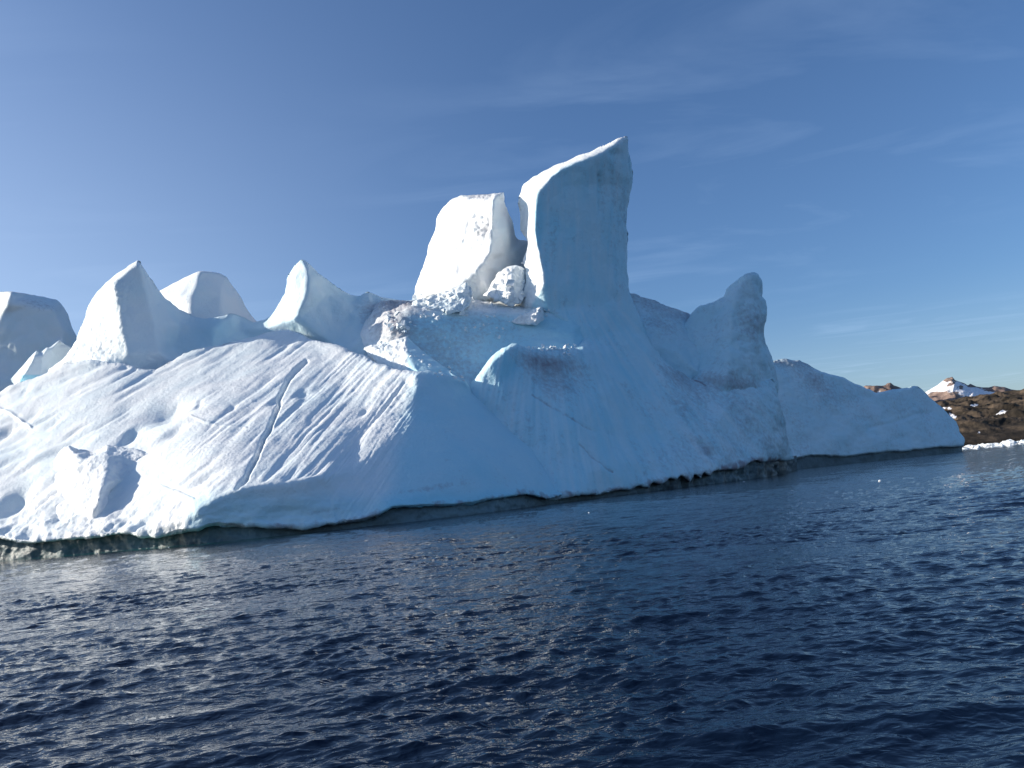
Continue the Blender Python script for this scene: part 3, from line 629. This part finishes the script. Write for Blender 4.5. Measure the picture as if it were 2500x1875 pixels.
# --- saddle and gully behind, then the right spire
D_out = [(1490, 700, 230), (1541, 717, 232), (1560, 721, 232), (1594, 732, 233), (1632, 748, 234), (1660, 757, 234), (1683, 766, 234), (1720, 785, 236), (1770, 830, 236), (1770, 950, 226), (1640, 950, 218), (1540, 880, 218), (1490, 800, 224)]
D_lines = [[(1570, 790, 221), (1620, 812, 220), (1675, 836, 222)], [(1570, 745, 228), (1650, 775, 228)], [(1600, 840, 217.5), (1660, 870, 215.5), (1700, 905, 214.5), (1730, 840, 223)]]
child(ice(relief(D_out, D_lines, st=2.6, sig=3, jit=2.5, seed=101, round_w=7, round_r=1.5, T=14, W=60, big=(.9, 8), mid=(.5, 2.6), fine=(.12, .7),
                 paint=lambda px, py, P: (.22 + .3 * smooth(775, 745, py - .35 * (px - 1600)) + .25 * blob(px, py, 1610, 790, 50, 20, 20), .5 + 0 * px)), 'ice_saddle', M_ICE, BERG))
S_out = [(1670, 790, 228), (1692, 761, 227), (1711, 745, 226), (1749, 734, 224.5), (1767, 724, 224), (1773, 707, 224), (1794, 688, 223.5), (1819, 669, 223), (1838, 664, 223), (1851, 669, 223.5), (1859, 682, 224), (1862, 701, 224), (1860, 723, 224), (1870, 735, 224.5),
         (1873, 751, 225), (1871, 783, 225), (1865, 815, 225), (1870, 840, 226), (1882, 865, 227), (1889, 884, 227), (1900, 930, 228), (1890, 1010, 228), (1790, 1010, 222), (1690, 990, 222), (1660, 900, 224)]
S_lines = [[(1830, 670, 220), (1800, 705, 218.5), (1785, 760, 216.5), (1782, 830, 213.5), (1775, 900, 209.5), (1770, 940, 208.5)], [(1845, 720, 219.5), (1845, 800, 217.5), (1840, 880, 214.5), (1840, 940, 213.5)], [(1740, 800, 221), (1725, 860, 218), (1710, 920, 214)], [(1735, 745, 223.5), (1745, 770, 222)], [(1700, 960, 213.5), (1780, 978, 210), (1870, 975, 215)]]
child(ice(relief(S_out, S_lines, st=2.0, sig=5, jit=1.8, seed=103, round_w=9, round_r=2, T=16, W=60, big=(1.0, 9), mid=(.45, 3), fine=(.08, .8),
                 paint=lambda px, py, P: (.24 + .2 * fbm(P, 7, 3, 104) + .25 * blob(px, py, 1835, 800, 45, 40) + .32 * blob(px, py, 1790, 935, 90, 22, 8), .55 + 0 * px)), 'ice_spire', M_ICE, BERG))

# --- long low tail to the right
E_out = [(1690, 960, 318), (1780, 915, 326), (1850, 890, 334), (1889, 881, 339), (1904, 877, 340), (1917, 875, 340), (1952, 879, 341), (1977, 892, 341), (2006, 908, 341), (2028, 914, 342), (2063, 923, 343), (2085, 936, 344), (2107, 944, 345), (2140, 959, 346), (2172, 952, 349), (2202, 948, 352),
         (2233, 942, 355), (2241, 943, 356), (2260, 959, 357), (2290, 987, 358), (2314, 1010, 359), (2335, 1030, 359), (2343, 1055, 358), (2353, 1067, 358), (2356, 1077, 357), (2353, 1089, 355), (2320, 1093, 350), (2274, 1095, 346), (2213, 1103, 340), (2150, 1107, 335),
         (2091, 1113, 331), (2062, 1116, 329), (1989, 1115, 324), (1939, 1121, 320), (1880, 1128, 316), (1690, 1150, 300)]
E_lines = [[(1960, 950, 335), (1990, 1030, 330), (2000, 1090, 325.5)], [(2080, 980, 341), (2110, 1040, 337), (2140, 1085, 335)], [(2230, 970, 352), (2240, 1030, 348), (2250, 1075, 345)], [(2300, 1040, 353), (2320, 1075, 351)]]
def e_extra(px, py, P):
    d = .8 * fbm(P, 9, 4, 113) - .3 * np.exp(-(dist_poly(px, py, [(2120, 1045), (2180, 1032), (2240, 1010), (2280, 1003)], closed=False) / 5) ** 2)
    return d
child(ice(relief(E_out, E_lines, st=2.3, sig=5, jit=1.6, seed=111, round_w=6, round_r=3, T=40, W=60, big=(1.0, 24), mid=(.3, 5), fine=(.1, 1.4), extra=e_extra,
                 paint=lambda px, py, P: (.26 + .2 * fbm(P, 14, 3, 114) + .25 * smooth(905, 885, py) + .2 * blob(px, py, 1990, 930, 70, 20, 30), .5 + 0 * px), hold=3), 'tail_ridge', M_ICE, BERG))

# --- dark wet ice at the waterline, set back under the overhanging snow
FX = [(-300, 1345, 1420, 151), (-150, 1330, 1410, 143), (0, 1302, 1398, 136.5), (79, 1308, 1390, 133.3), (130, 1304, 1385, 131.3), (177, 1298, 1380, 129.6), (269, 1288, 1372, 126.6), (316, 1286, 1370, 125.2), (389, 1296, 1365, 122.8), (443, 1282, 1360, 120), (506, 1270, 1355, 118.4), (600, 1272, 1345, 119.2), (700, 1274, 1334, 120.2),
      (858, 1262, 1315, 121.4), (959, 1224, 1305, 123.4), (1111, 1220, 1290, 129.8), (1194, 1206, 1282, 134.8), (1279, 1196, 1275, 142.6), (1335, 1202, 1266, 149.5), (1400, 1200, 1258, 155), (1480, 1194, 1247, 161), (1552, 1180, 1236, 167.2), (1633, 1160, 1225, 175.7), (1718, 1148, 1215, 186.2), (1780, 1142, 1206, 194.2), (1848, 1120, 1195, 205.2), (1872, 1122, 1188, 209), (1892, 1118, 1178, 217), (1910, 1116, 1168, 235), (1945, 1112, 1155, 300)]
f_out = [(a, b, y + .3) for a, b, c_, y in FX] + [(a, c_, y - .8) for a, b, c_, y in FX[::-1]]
def f_extra(px, py, P):
    scal = np.abs(np.sin(P[:, 0] * 0.9 + 2 * fbm(P, 4, 2, 121)))
    left = smooth(560, 440, px)
    d = left * (0.22 * scal + .3 * fbm(P, 1.4, 3, 122) - .3) + .4 * fbm(P * np.array((1, 1, 2)), 3, 3, 123)
    cav = smooth(1540, 1600, px)
    d += cav * (1.6 * fbm(P * np.array((1.0, 1, .5)), 3.2, 3, 124) - .2)
    return d
def f_paint(px, py, P):
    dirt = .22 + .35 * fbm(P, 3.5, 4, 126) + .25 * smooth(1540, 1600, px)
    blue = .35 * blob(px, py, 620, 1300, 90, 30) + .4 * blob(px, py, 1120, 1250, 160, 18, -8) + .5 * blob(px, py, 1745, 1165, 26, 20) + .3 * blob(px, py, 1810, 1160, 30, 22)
    return dirt, blue
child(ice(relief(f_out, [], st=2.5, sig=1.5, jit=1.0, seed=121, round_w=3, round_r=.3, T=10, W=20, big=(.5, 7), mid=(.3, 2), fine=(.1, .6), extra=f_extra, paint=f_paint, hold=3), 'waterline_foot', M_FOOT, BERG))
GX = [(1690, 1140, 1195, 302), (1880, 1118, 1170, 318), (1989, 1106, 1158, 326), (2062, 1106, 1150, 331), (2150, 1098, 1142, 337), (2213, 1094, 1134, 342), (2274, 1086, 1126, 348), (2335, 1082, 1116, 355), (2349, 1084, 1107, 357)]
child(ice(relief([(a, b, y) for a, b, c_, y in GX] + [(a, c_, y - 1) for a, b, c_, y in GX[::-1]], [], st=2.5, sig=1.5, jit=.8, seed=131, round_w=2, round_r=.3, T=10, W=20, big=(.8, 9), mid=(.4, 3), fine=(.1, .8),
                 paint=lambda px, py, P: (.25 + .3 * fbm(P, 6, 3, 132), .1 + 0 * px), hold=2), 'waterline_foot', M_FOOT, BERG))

# --- broken ice lying on the ledges: angular blocks too small to pick apart singly
def debris(zones, seed):
    g = np.random.default_rng(seed); dg = bpy.context.evaluated_depsgraph_get(); bpy.context.view_layer.update(); dg = bpy.context.evaluated_depsgraph_get()
    V, Q = [], []; o0 = Vector((0, 0, CAM_H))
    for (x0, y0, x1, y1, wid, n, smin, smax) in zones:
        for _ in range(n):
            t = g.random(); px = x0 + (x1 - x0) * t + g.normal() * 2; py = y0 + (y1 - y0) * t + g.normal() * wid
            p = at([px], [py], [100.0])[0]; d = (Vector(p) - o0).normalized()
            hit, loc, nor, _i, ob, _m = sc.ray_cast(dg, o0, d)
            if not hit or ob.parent is not BERG: continue
            sz = smin + (smax - smin) * g.random() ** 3.0
            A = np.linalg.qr(g.normal(size=(3, 3)))[0]
            cube = np.array([(a, b, c) for a in (-1, 1) for b in (-1, 1) for c in (-1, 1)], float) * np.array((1, g.uniform(.6, 1), g.uniform(.45, .9))) * sz * .5
            cube *= 1 + .28 * g.normal(size=(8, 3)); cube = cube @ A.T + np.array(loc) + np.array(d) * sz * .12
            b0 = len(V); V.extend(cube.tolist())
            for f in ((0, 1, 3, 2), (4, 6, 7, 5), (0, 4, 5, 1), (2, 3, 7, 6), (0, 2, 6, 4), (1, 5, 7, 3)): Q.append([b0 + k for k in f])
    o = new_mesh('ice_debris', np.array(V), np.array(Q), M_ICE, None, {'dirt': np.full(len(V), .12), 'blue': np.zeros(len(V))}, BERG)
    o.data.polygons.foreach_set('use_smooth', np.zeros(len(Q), bool)); o['kind'] = 'stuff'; child([o])
debris([(1008, 742, 1160, 728, 11, 60, .25, 2.0), (1030, 762, 1140, 752, 12, 30, .25, 1.5), (1195, 725, 1285, 720, 12, 30, .25, 1.8), (1205, 690, 1280, 690, 18, 18, .3, 1.6), (1000, 790, 1250, 800, 22, 40, .2, 1.0), (1285, 850, 1402, 848, 3, 60, .25, .9),
        (1250, 785, 1340, 756, 6, 70, .25, .9), (1370, 862, 1395, 866, 5, 12, .3, .8), (1000, 868, 1130, 930, 10, 40, .2, .7), (930, 770, 990, 800, 14, 40, .3, 1.4), (890, 846, 990, 840, 8, 30, .2, .7), (1160, 745, 1320, 770, 10, 40, .2, .8)], 77)

# ------------------------------------------------------------------ second berg behind on the left
BERG2 = empty('iceberg', (-180, 280, 0), 'grey flat topped iceberg with a sunlit left corner, standing behind at the left edge', 'iceberg')
BERG2.matrix_world = Matrix.Translation((-180, 280, 0))
L_out = [(-260, 730, 360), (-150, 715, 325), (-60, 712, 298), (0, 712, 279), (11, 712, 277), (23, 711, 275), (72, 719, 281), (108, 725, 285), (137, 731, 289), (146, 738, 291), (157, 752, 293), (166, 767, 295), (172, 787, 297), (179, 806, 298), (188, 825, 300), (215, 850, 303), (260, 960, 303), (260, 1340, 290), (-260, 1400, 330)]
L_lines = [[(27, 717, 271), (21, 740, 270), (11, 754, 270.5), (-2, 770, 271.5), (-40, 830, 272), (-80, 1000, 262)], [(80, 745, 274), (135, 752, 278.5), (160, 800, 281)], [(60, 900, 270), (150, 900, 276), (240, 1000, 283)], [(60, 1250, 260), (200, 1250, 268)], [(-150, 760, 316), (-150, 1000, 312)]]
for o in ice(relief(L_out, L_lines, st=4.0, sig=5, jit=1.2, seed=141, round_w=6, round_r=2, T=50, W=120, big=(1.2, 14), mid=(.4, 4), fine=(.1, 1),
                    paint=lambda px, py, P: (.1 + .3 * blob(px, py, 90, 745, 70, 14, 10), .1 + 0 * px)), 'ice_block', M_ICE, BERG2):
    o.matrix_parent_inverse = BERG2.matrix_world.inverted()

# ------------------------------------------------------------------ land on the right
def terrain(name, profile, Y0, depth, base_py, mat, seed, nz, res=2.0, attrs=None, slope_pow=1.0, rag=0.06):
    """hill whose skyline follows the profile: rises from the shore at distance Y0 to the skyline Y0+depth and falls away behind"""
    prof = np.array(profile, float); px = np.arange(prof[0, 0], prof[-1, 0], res * 1.3); top = np.interp(px, prof[:, 0], prof[:, 1])
    nrow = nz; ts = np.concatenate((np.linspace(0, 1, nrow), 1 + np.linspace(0.05, 1.2, 14)))
    rows = []; tt = []
    for t in ts:
        Yt = Y0 + depth * t
        Xt = at(px, top, np.full(px.shape, Y0 + depth))[:, 0] / (Y0 + depth) * Yt
        ztop = at(px, top, np.full(px.shape, Y0 + depth))[:, 2]
        z = ztop * (t ** slope_pow if t <= 1 else max(0.0, 1 - (t - 1) * 0.8)) - (3.0 if t == 0 else 0)
        rows.append(np.stack((Xt, np.full(px.shape, Yt), z), 1)); tt.append(np.full(px.shape, t))
    P = np.stack(rows); T_ = np.stack(tt)
    h = P[..., 2].max(); Pf = P.reshape(-1, 3)
    amp = rag * h * np.clip(np.minimum(T_, 1.6 - T_) * 4, 0, 1).ravel() * np.clip(np.abs(T_.ravel() - 1) * 5, .06, 1)
    dz = amp * (1.0 * fbm(Pf, h * .9, 5, seed, .55, True) + .8 * fbm(Pf, h * .35, 4, seed + 1))
    Pf[:, 2] += dz; Pf[:, 1] += amp * 1.2 * fbm(Pf, h * .5, 4, seed + 2)
    n, m_ = P.shape[:2]; i = np.arange(n - 1)[:, None] * m_; j = np.arange(m_ - 1)[None]
    Q = np.stack((i + j, i + j + 1, i + m_ + j + 1, i + m_ + j), 2).reshape(-1, 4)
    PXX = np.tile(px, n)
    d = Pf - np.array((0, 0, CAM_H)); den = d @ fwd
    sx = 1250 + F * (d @ cr) / den; sy = 937.5 - F * (d @ cu) / den
    a = attrs(sx, sy, Pf, T_.ravel()) if attrs else {}
    o = new_mesh(name, Pf, Q, mat, None, a); o['kind'] = 'structure'
    return o

def rock_mat(name, c1, c2, c3, sc_):
    m = bpy.data.materials.new(name); m.use_nodes = True; t = m.node_tree; b = t.nodes['Principled BSDF']
    b.inputs['Roughness'].default_value = .9; b.inputs['Specular IOR Level'].default_value = .1
    g = N(t, 'ShaderNodeNewGeometry'); nz = N(t, 'ShaderNodeTexNoise'); nz.inputs['Scale'].default_value = sc_; nz.inputs['Detail'].default_value = 9; nz.inputs['Roughness'].default_value = .65
    t.links.new(g.outputs['Position'], nz.inputs['Vector'])
    r = N(t, 'ShaderNodeValToRGB'); e = r.color_ramp.elements; e[0].position = .36; e[0].color = (*c1, 1); e[1].position = .66; e[1].color = (*c3, 1)
    k = e.new(.5); k.color = (*c2, 1)
    t.links.new(nz.outputs['Fac'], r.inputs[0])
    a = N(t, 'ShaderNodeAttribute', attribute_name='snow'); n2 = N(t, 'ShaderNodeTexNoise'); n2.inputs['Scale'].default_value = sc_ * 3; n2.inputs['Detail'].default_value = 6
    t.links.new(g.outputs['Position'], n2.inputs['Vector'])
    ad = N(t, 'ShaderNodeMath', operation='ADD'); t.links.new(a.outputs['Fac'], ad.inputs[0]); t.links.new(n2.outputs['Fac'], ad.inputs[1])
    mr_ = N(t, 'ShaderNodeMapRange'); mr_.inputs['From Min'].default_value = .97; mr_.inputs['From Max'].default_value = 1.06; t.links.new(ad.outputs[0], mr_.inputs['Value'])
    mx = N(t, 'ShaderNodeMix', data_type='RGBA'); mx.inputs[7].default_value = (.82, .82, .84, 1)
    t.links.new(mr_.outputs[0], mx.inputs[0]); t.links.new(r.outputs[0], mx.inputs[6]); t.links.new(mx.outputs[2], b.inputs['Base Color'])
    bp = N(t, 'ShaderNodeBump'); bp.inputs['Strength'].default_value = .6; bp.inputs['Distance'].default_value = 1.0 / sc_ * .25
    t.links.new(nz.outputs['Fac'], bp.inputs['Height']); t.links.new(bp.outputs[0], b.inputs['Normal'])
    return m
M_HILL = rock_mat('tundra_rock', (.024, .021, .017), (.055, .044, .033), (.135, .10, .07), .03)
M_MTN = rock_mat('mountain_rock', (.16, .115, .10), (.26, .19, .16), (.34, .25, .20), .006)

def hill_snow(sx, sy, P, t):
    wv = np.stack((sx / 7, sy / 4, 0 * sx), 1); sx = sx + 7 * fbm(wv, 1, 3, 201); sy = sy + 2.6 * fbm(wv, 1, 3, 202)
    s = np.zeros_like(sx)
    for cx_, cy_, rx, ry, an in ((2325, 1015, 13, 5, 32), (2317, 997, 7, 3.5, 0), (2303, 996, 5, 3, -20), (2380, 989, 12, 3.2, -6), (2447, 1006, 18, 3.6, -22), (2393, 1055, 6, 1.2, -25)):
        s = np.maximum(s, blob(sx, sy, cx_, cy_, rx, ry, an))
    return {'snow': s}
terrain('hill', [(2180, 1000), (2250, 995), (2294, 983), (2314, 981), (2345, 973), (2396, 968), (2440, 961), (2471, 956), (2500, 953), (2560, 948), (2700, 950), (2900, 975), (3100, 1000)],
        990, 420, 1080, M_HILL, 151, 110, 1.6, hill_snow, slope_pow=.75, rag=.15)
def mtn_snow(sx, sy, P, t):
    wv = np.stack((sx / 9, sy / 6, 0 * sx), 1); sx = sx + 8 * fbm(wv, 1, 3, 203); sy = sy + 2.5 * fbm(wv, 1, 3, 204)
    s = 0.75 * smooth(926, 933, sy) * smooth(980, 965, sy)
    for cx_, cy_, rx, ry, an in ((2322, 938, 10, 3, -28), (2362, 937, 22, 3.5, 16), (2345, 946, 5, 4, 20), (2374, 941, 8, 4, 0), (2430, 950, 26, 6, 0), (2300, 968, 38, 10, -4), (2465, 950, 20, 8, 0), (2400, 946, 12, 1.5, 8)):
        s = s - 0.9 * blob(sx, sy, cx_, cy_, rx, ry, an)
    return {'snow': s}
terrain('mountain', [(2150, 1010), (2215, 985), (2240, 968), (2257, 959), (2274, 949), (2290, 940), (2302, 930), (2312, 923), (2319, 922), (2325, 920), (2331, 928), (2355, 936), (2363, 941), (2369, 937), (2384, 944), (2400, 946), (2414, 946), (2428, 942), (2440, 944), (2453, 945), (2469, 951), (2520, 958), (2650, 975), (2800, 1000)],
        5600, 1900, 1070, M_MTN, 161, 90, 1.2, mtn_snow, slope_pow=.8, rag=.10)
terrain('mountain', [(2020, 990), (2070, 965), (2100, 950), (2113, 941), (2131, 942), (2144, 945), (2155, 943), (2162, 940), (2166, 936), (2172, 935), (2180, 940), (2190, 943), (2200, 947), (2230, 965), (2280, 990)],
        5000, 1500, 1070, M_MTN, 171, 70, 1.2, lambda sx, sy, P, t: {'snow': .8 * blob(sx, sy, 2146, 957, 6, 3)}, slope_pow=.8, rag=.14)

# ------------------------------------------------------------------ brash ice along the shore and bits afloat
def chunk_mesh(name, seed, flat):
    g = np.random.default_rng(seed); V = []; Q = []
    nt_, nr_ = 10, 5
    prof = [(0.0, -.35), (.8, -.3), (1.0, 0.0), (.85, .55), (.35, .95)]
    ra = 1 + .35 * np.interp(np.arange(nt_), np.arange(nt_), g.normal(size=nt_)) * .8
    for k, (r, z) in enumerate(prof):
        for a in range(nt_):
            th = 2 * math.pi * a / nt_; rr = r * ra[a] * (1 + .12 * g.normal()) if r else .05
            V.append((rr * math.cos(th) + (.15 * g.normal() if k == 4 else 0), rr * math.sin(th), z * flat * (1 + .4 * g.normal() * (k > 2))))
    for k in range(4):
        for a in range(nt_): Q.append((k * nt_ + a, k * nt_ + (a + 1) % nt_, (k + 1) * nt_ + (a + 1) % nt_, (k + 1) * nt_ + a))
    V.append((0, 0, flat * (1.0 + .3 * g.random()))); top = len(V) - 1
    for a in range(0, nt_, 2): Q.append((4 * nt_ + a, 4 * nt_ + a + 1, 4 * nt_ + (a + 2) % nt_, top))
    me = bpy.data.meshes.new(name); me.from_pydata(V, [], Q); me.materials.append(M_ICE); return me
CH = [chunk_mesh('ice_floe', 200 + k, (.22, .35, .55, .8)[k % 4]) for k in range(8)]
def floe(x, y, s, rz, label, k, group=None, zs=1.0):
    o = bpy.data.objects.new('ice_floe', CH[k % 8]); C.objects.link(o); o.location = (x, y, 0.02 * s); o.scale = (s, s, s * zs); o.rotation_euler = (0, 0, rz)
    o['label'] = label; o['category'] = 'ice floe'
    if group: o['group'] = group
    return o
g = np.random.default_rng(5)
for k in range(120):
    px = g.uniform(2325, 2530); Yk = 430 * (960 / 430) ** (g.random() ** .8)
    X = (px - 1250) / F * Yk * 1.0 + 0.0
    P = at([px], [1100], [Yk])[0]
    s = g.uniform(.9, 2.6) * (Yk / 600) ** .5
    floe(P[0], Yk, s, g.uniform(0, 6.28), 'white ice floe in the pack ice strip along the brown shore', k, 'pack ice floes along the shore', zs=g.uniform(.45, .9))
for px, py, s, lab in ((2415, 1080, 3.6, 'larger humped white ice floe at the middle of the shore ice strip'), (2468, 1074, 4.4, 'tallest white ice floe near the right end of the shore ice strip'), (2498, 1074, 4.4, 'broad white ice floe cut by the right picture edge')):
    P = at([px], [1090], [700])[0]; floe(P[0], 700, s, 1.0 + px, lab, int(px) % 4 + 2)
def on_water(px, py):
    x = (px - 1250.0) / F; y = (937.5 - py) / F; d = fwd + x * cr + y * cu; return np.array((0, 0, CAM_H)) + d * (-CAM_H / d[2])
for px, py, s, lab in ((1438, 1252, .09, 'tiny lone white ice bit floating before the shaded blue flank'), (1816, 1176, .2, 'small white ice bit at the dark undercut foot of the berg'), (2147, 1175, .16, 'small white ice bit adrift on open water right of the berg'),
                       (237, 1352, .12, 'small ice bit floating in the teal water under the sunlit slope'), (412, 1336, .11, 'small white ice bit beside the dark wet foot left of the low cliff')):
    P = on_water(px, py); floe(P[0], P[1], s, px, lab, int(px) % 4)

def lab(name, pick, text):
    obs = [o for o in BERG.children if o.name.split('.')[0] == name]
    if pick < len(obs): obs[pick]['label'] = text
lab('ice_tower', 0, 'sunlit white left tower with a flat top')
lab('ice_tower', 1, 'tall shaded blue tower with a slanting pointed top')
lab('ice_peak', 0, 'broad pyramid peak at the left with a lit left face')
lab('ice_peak', 1, 'sharp fin shaped peak in the middle of the back ridge')
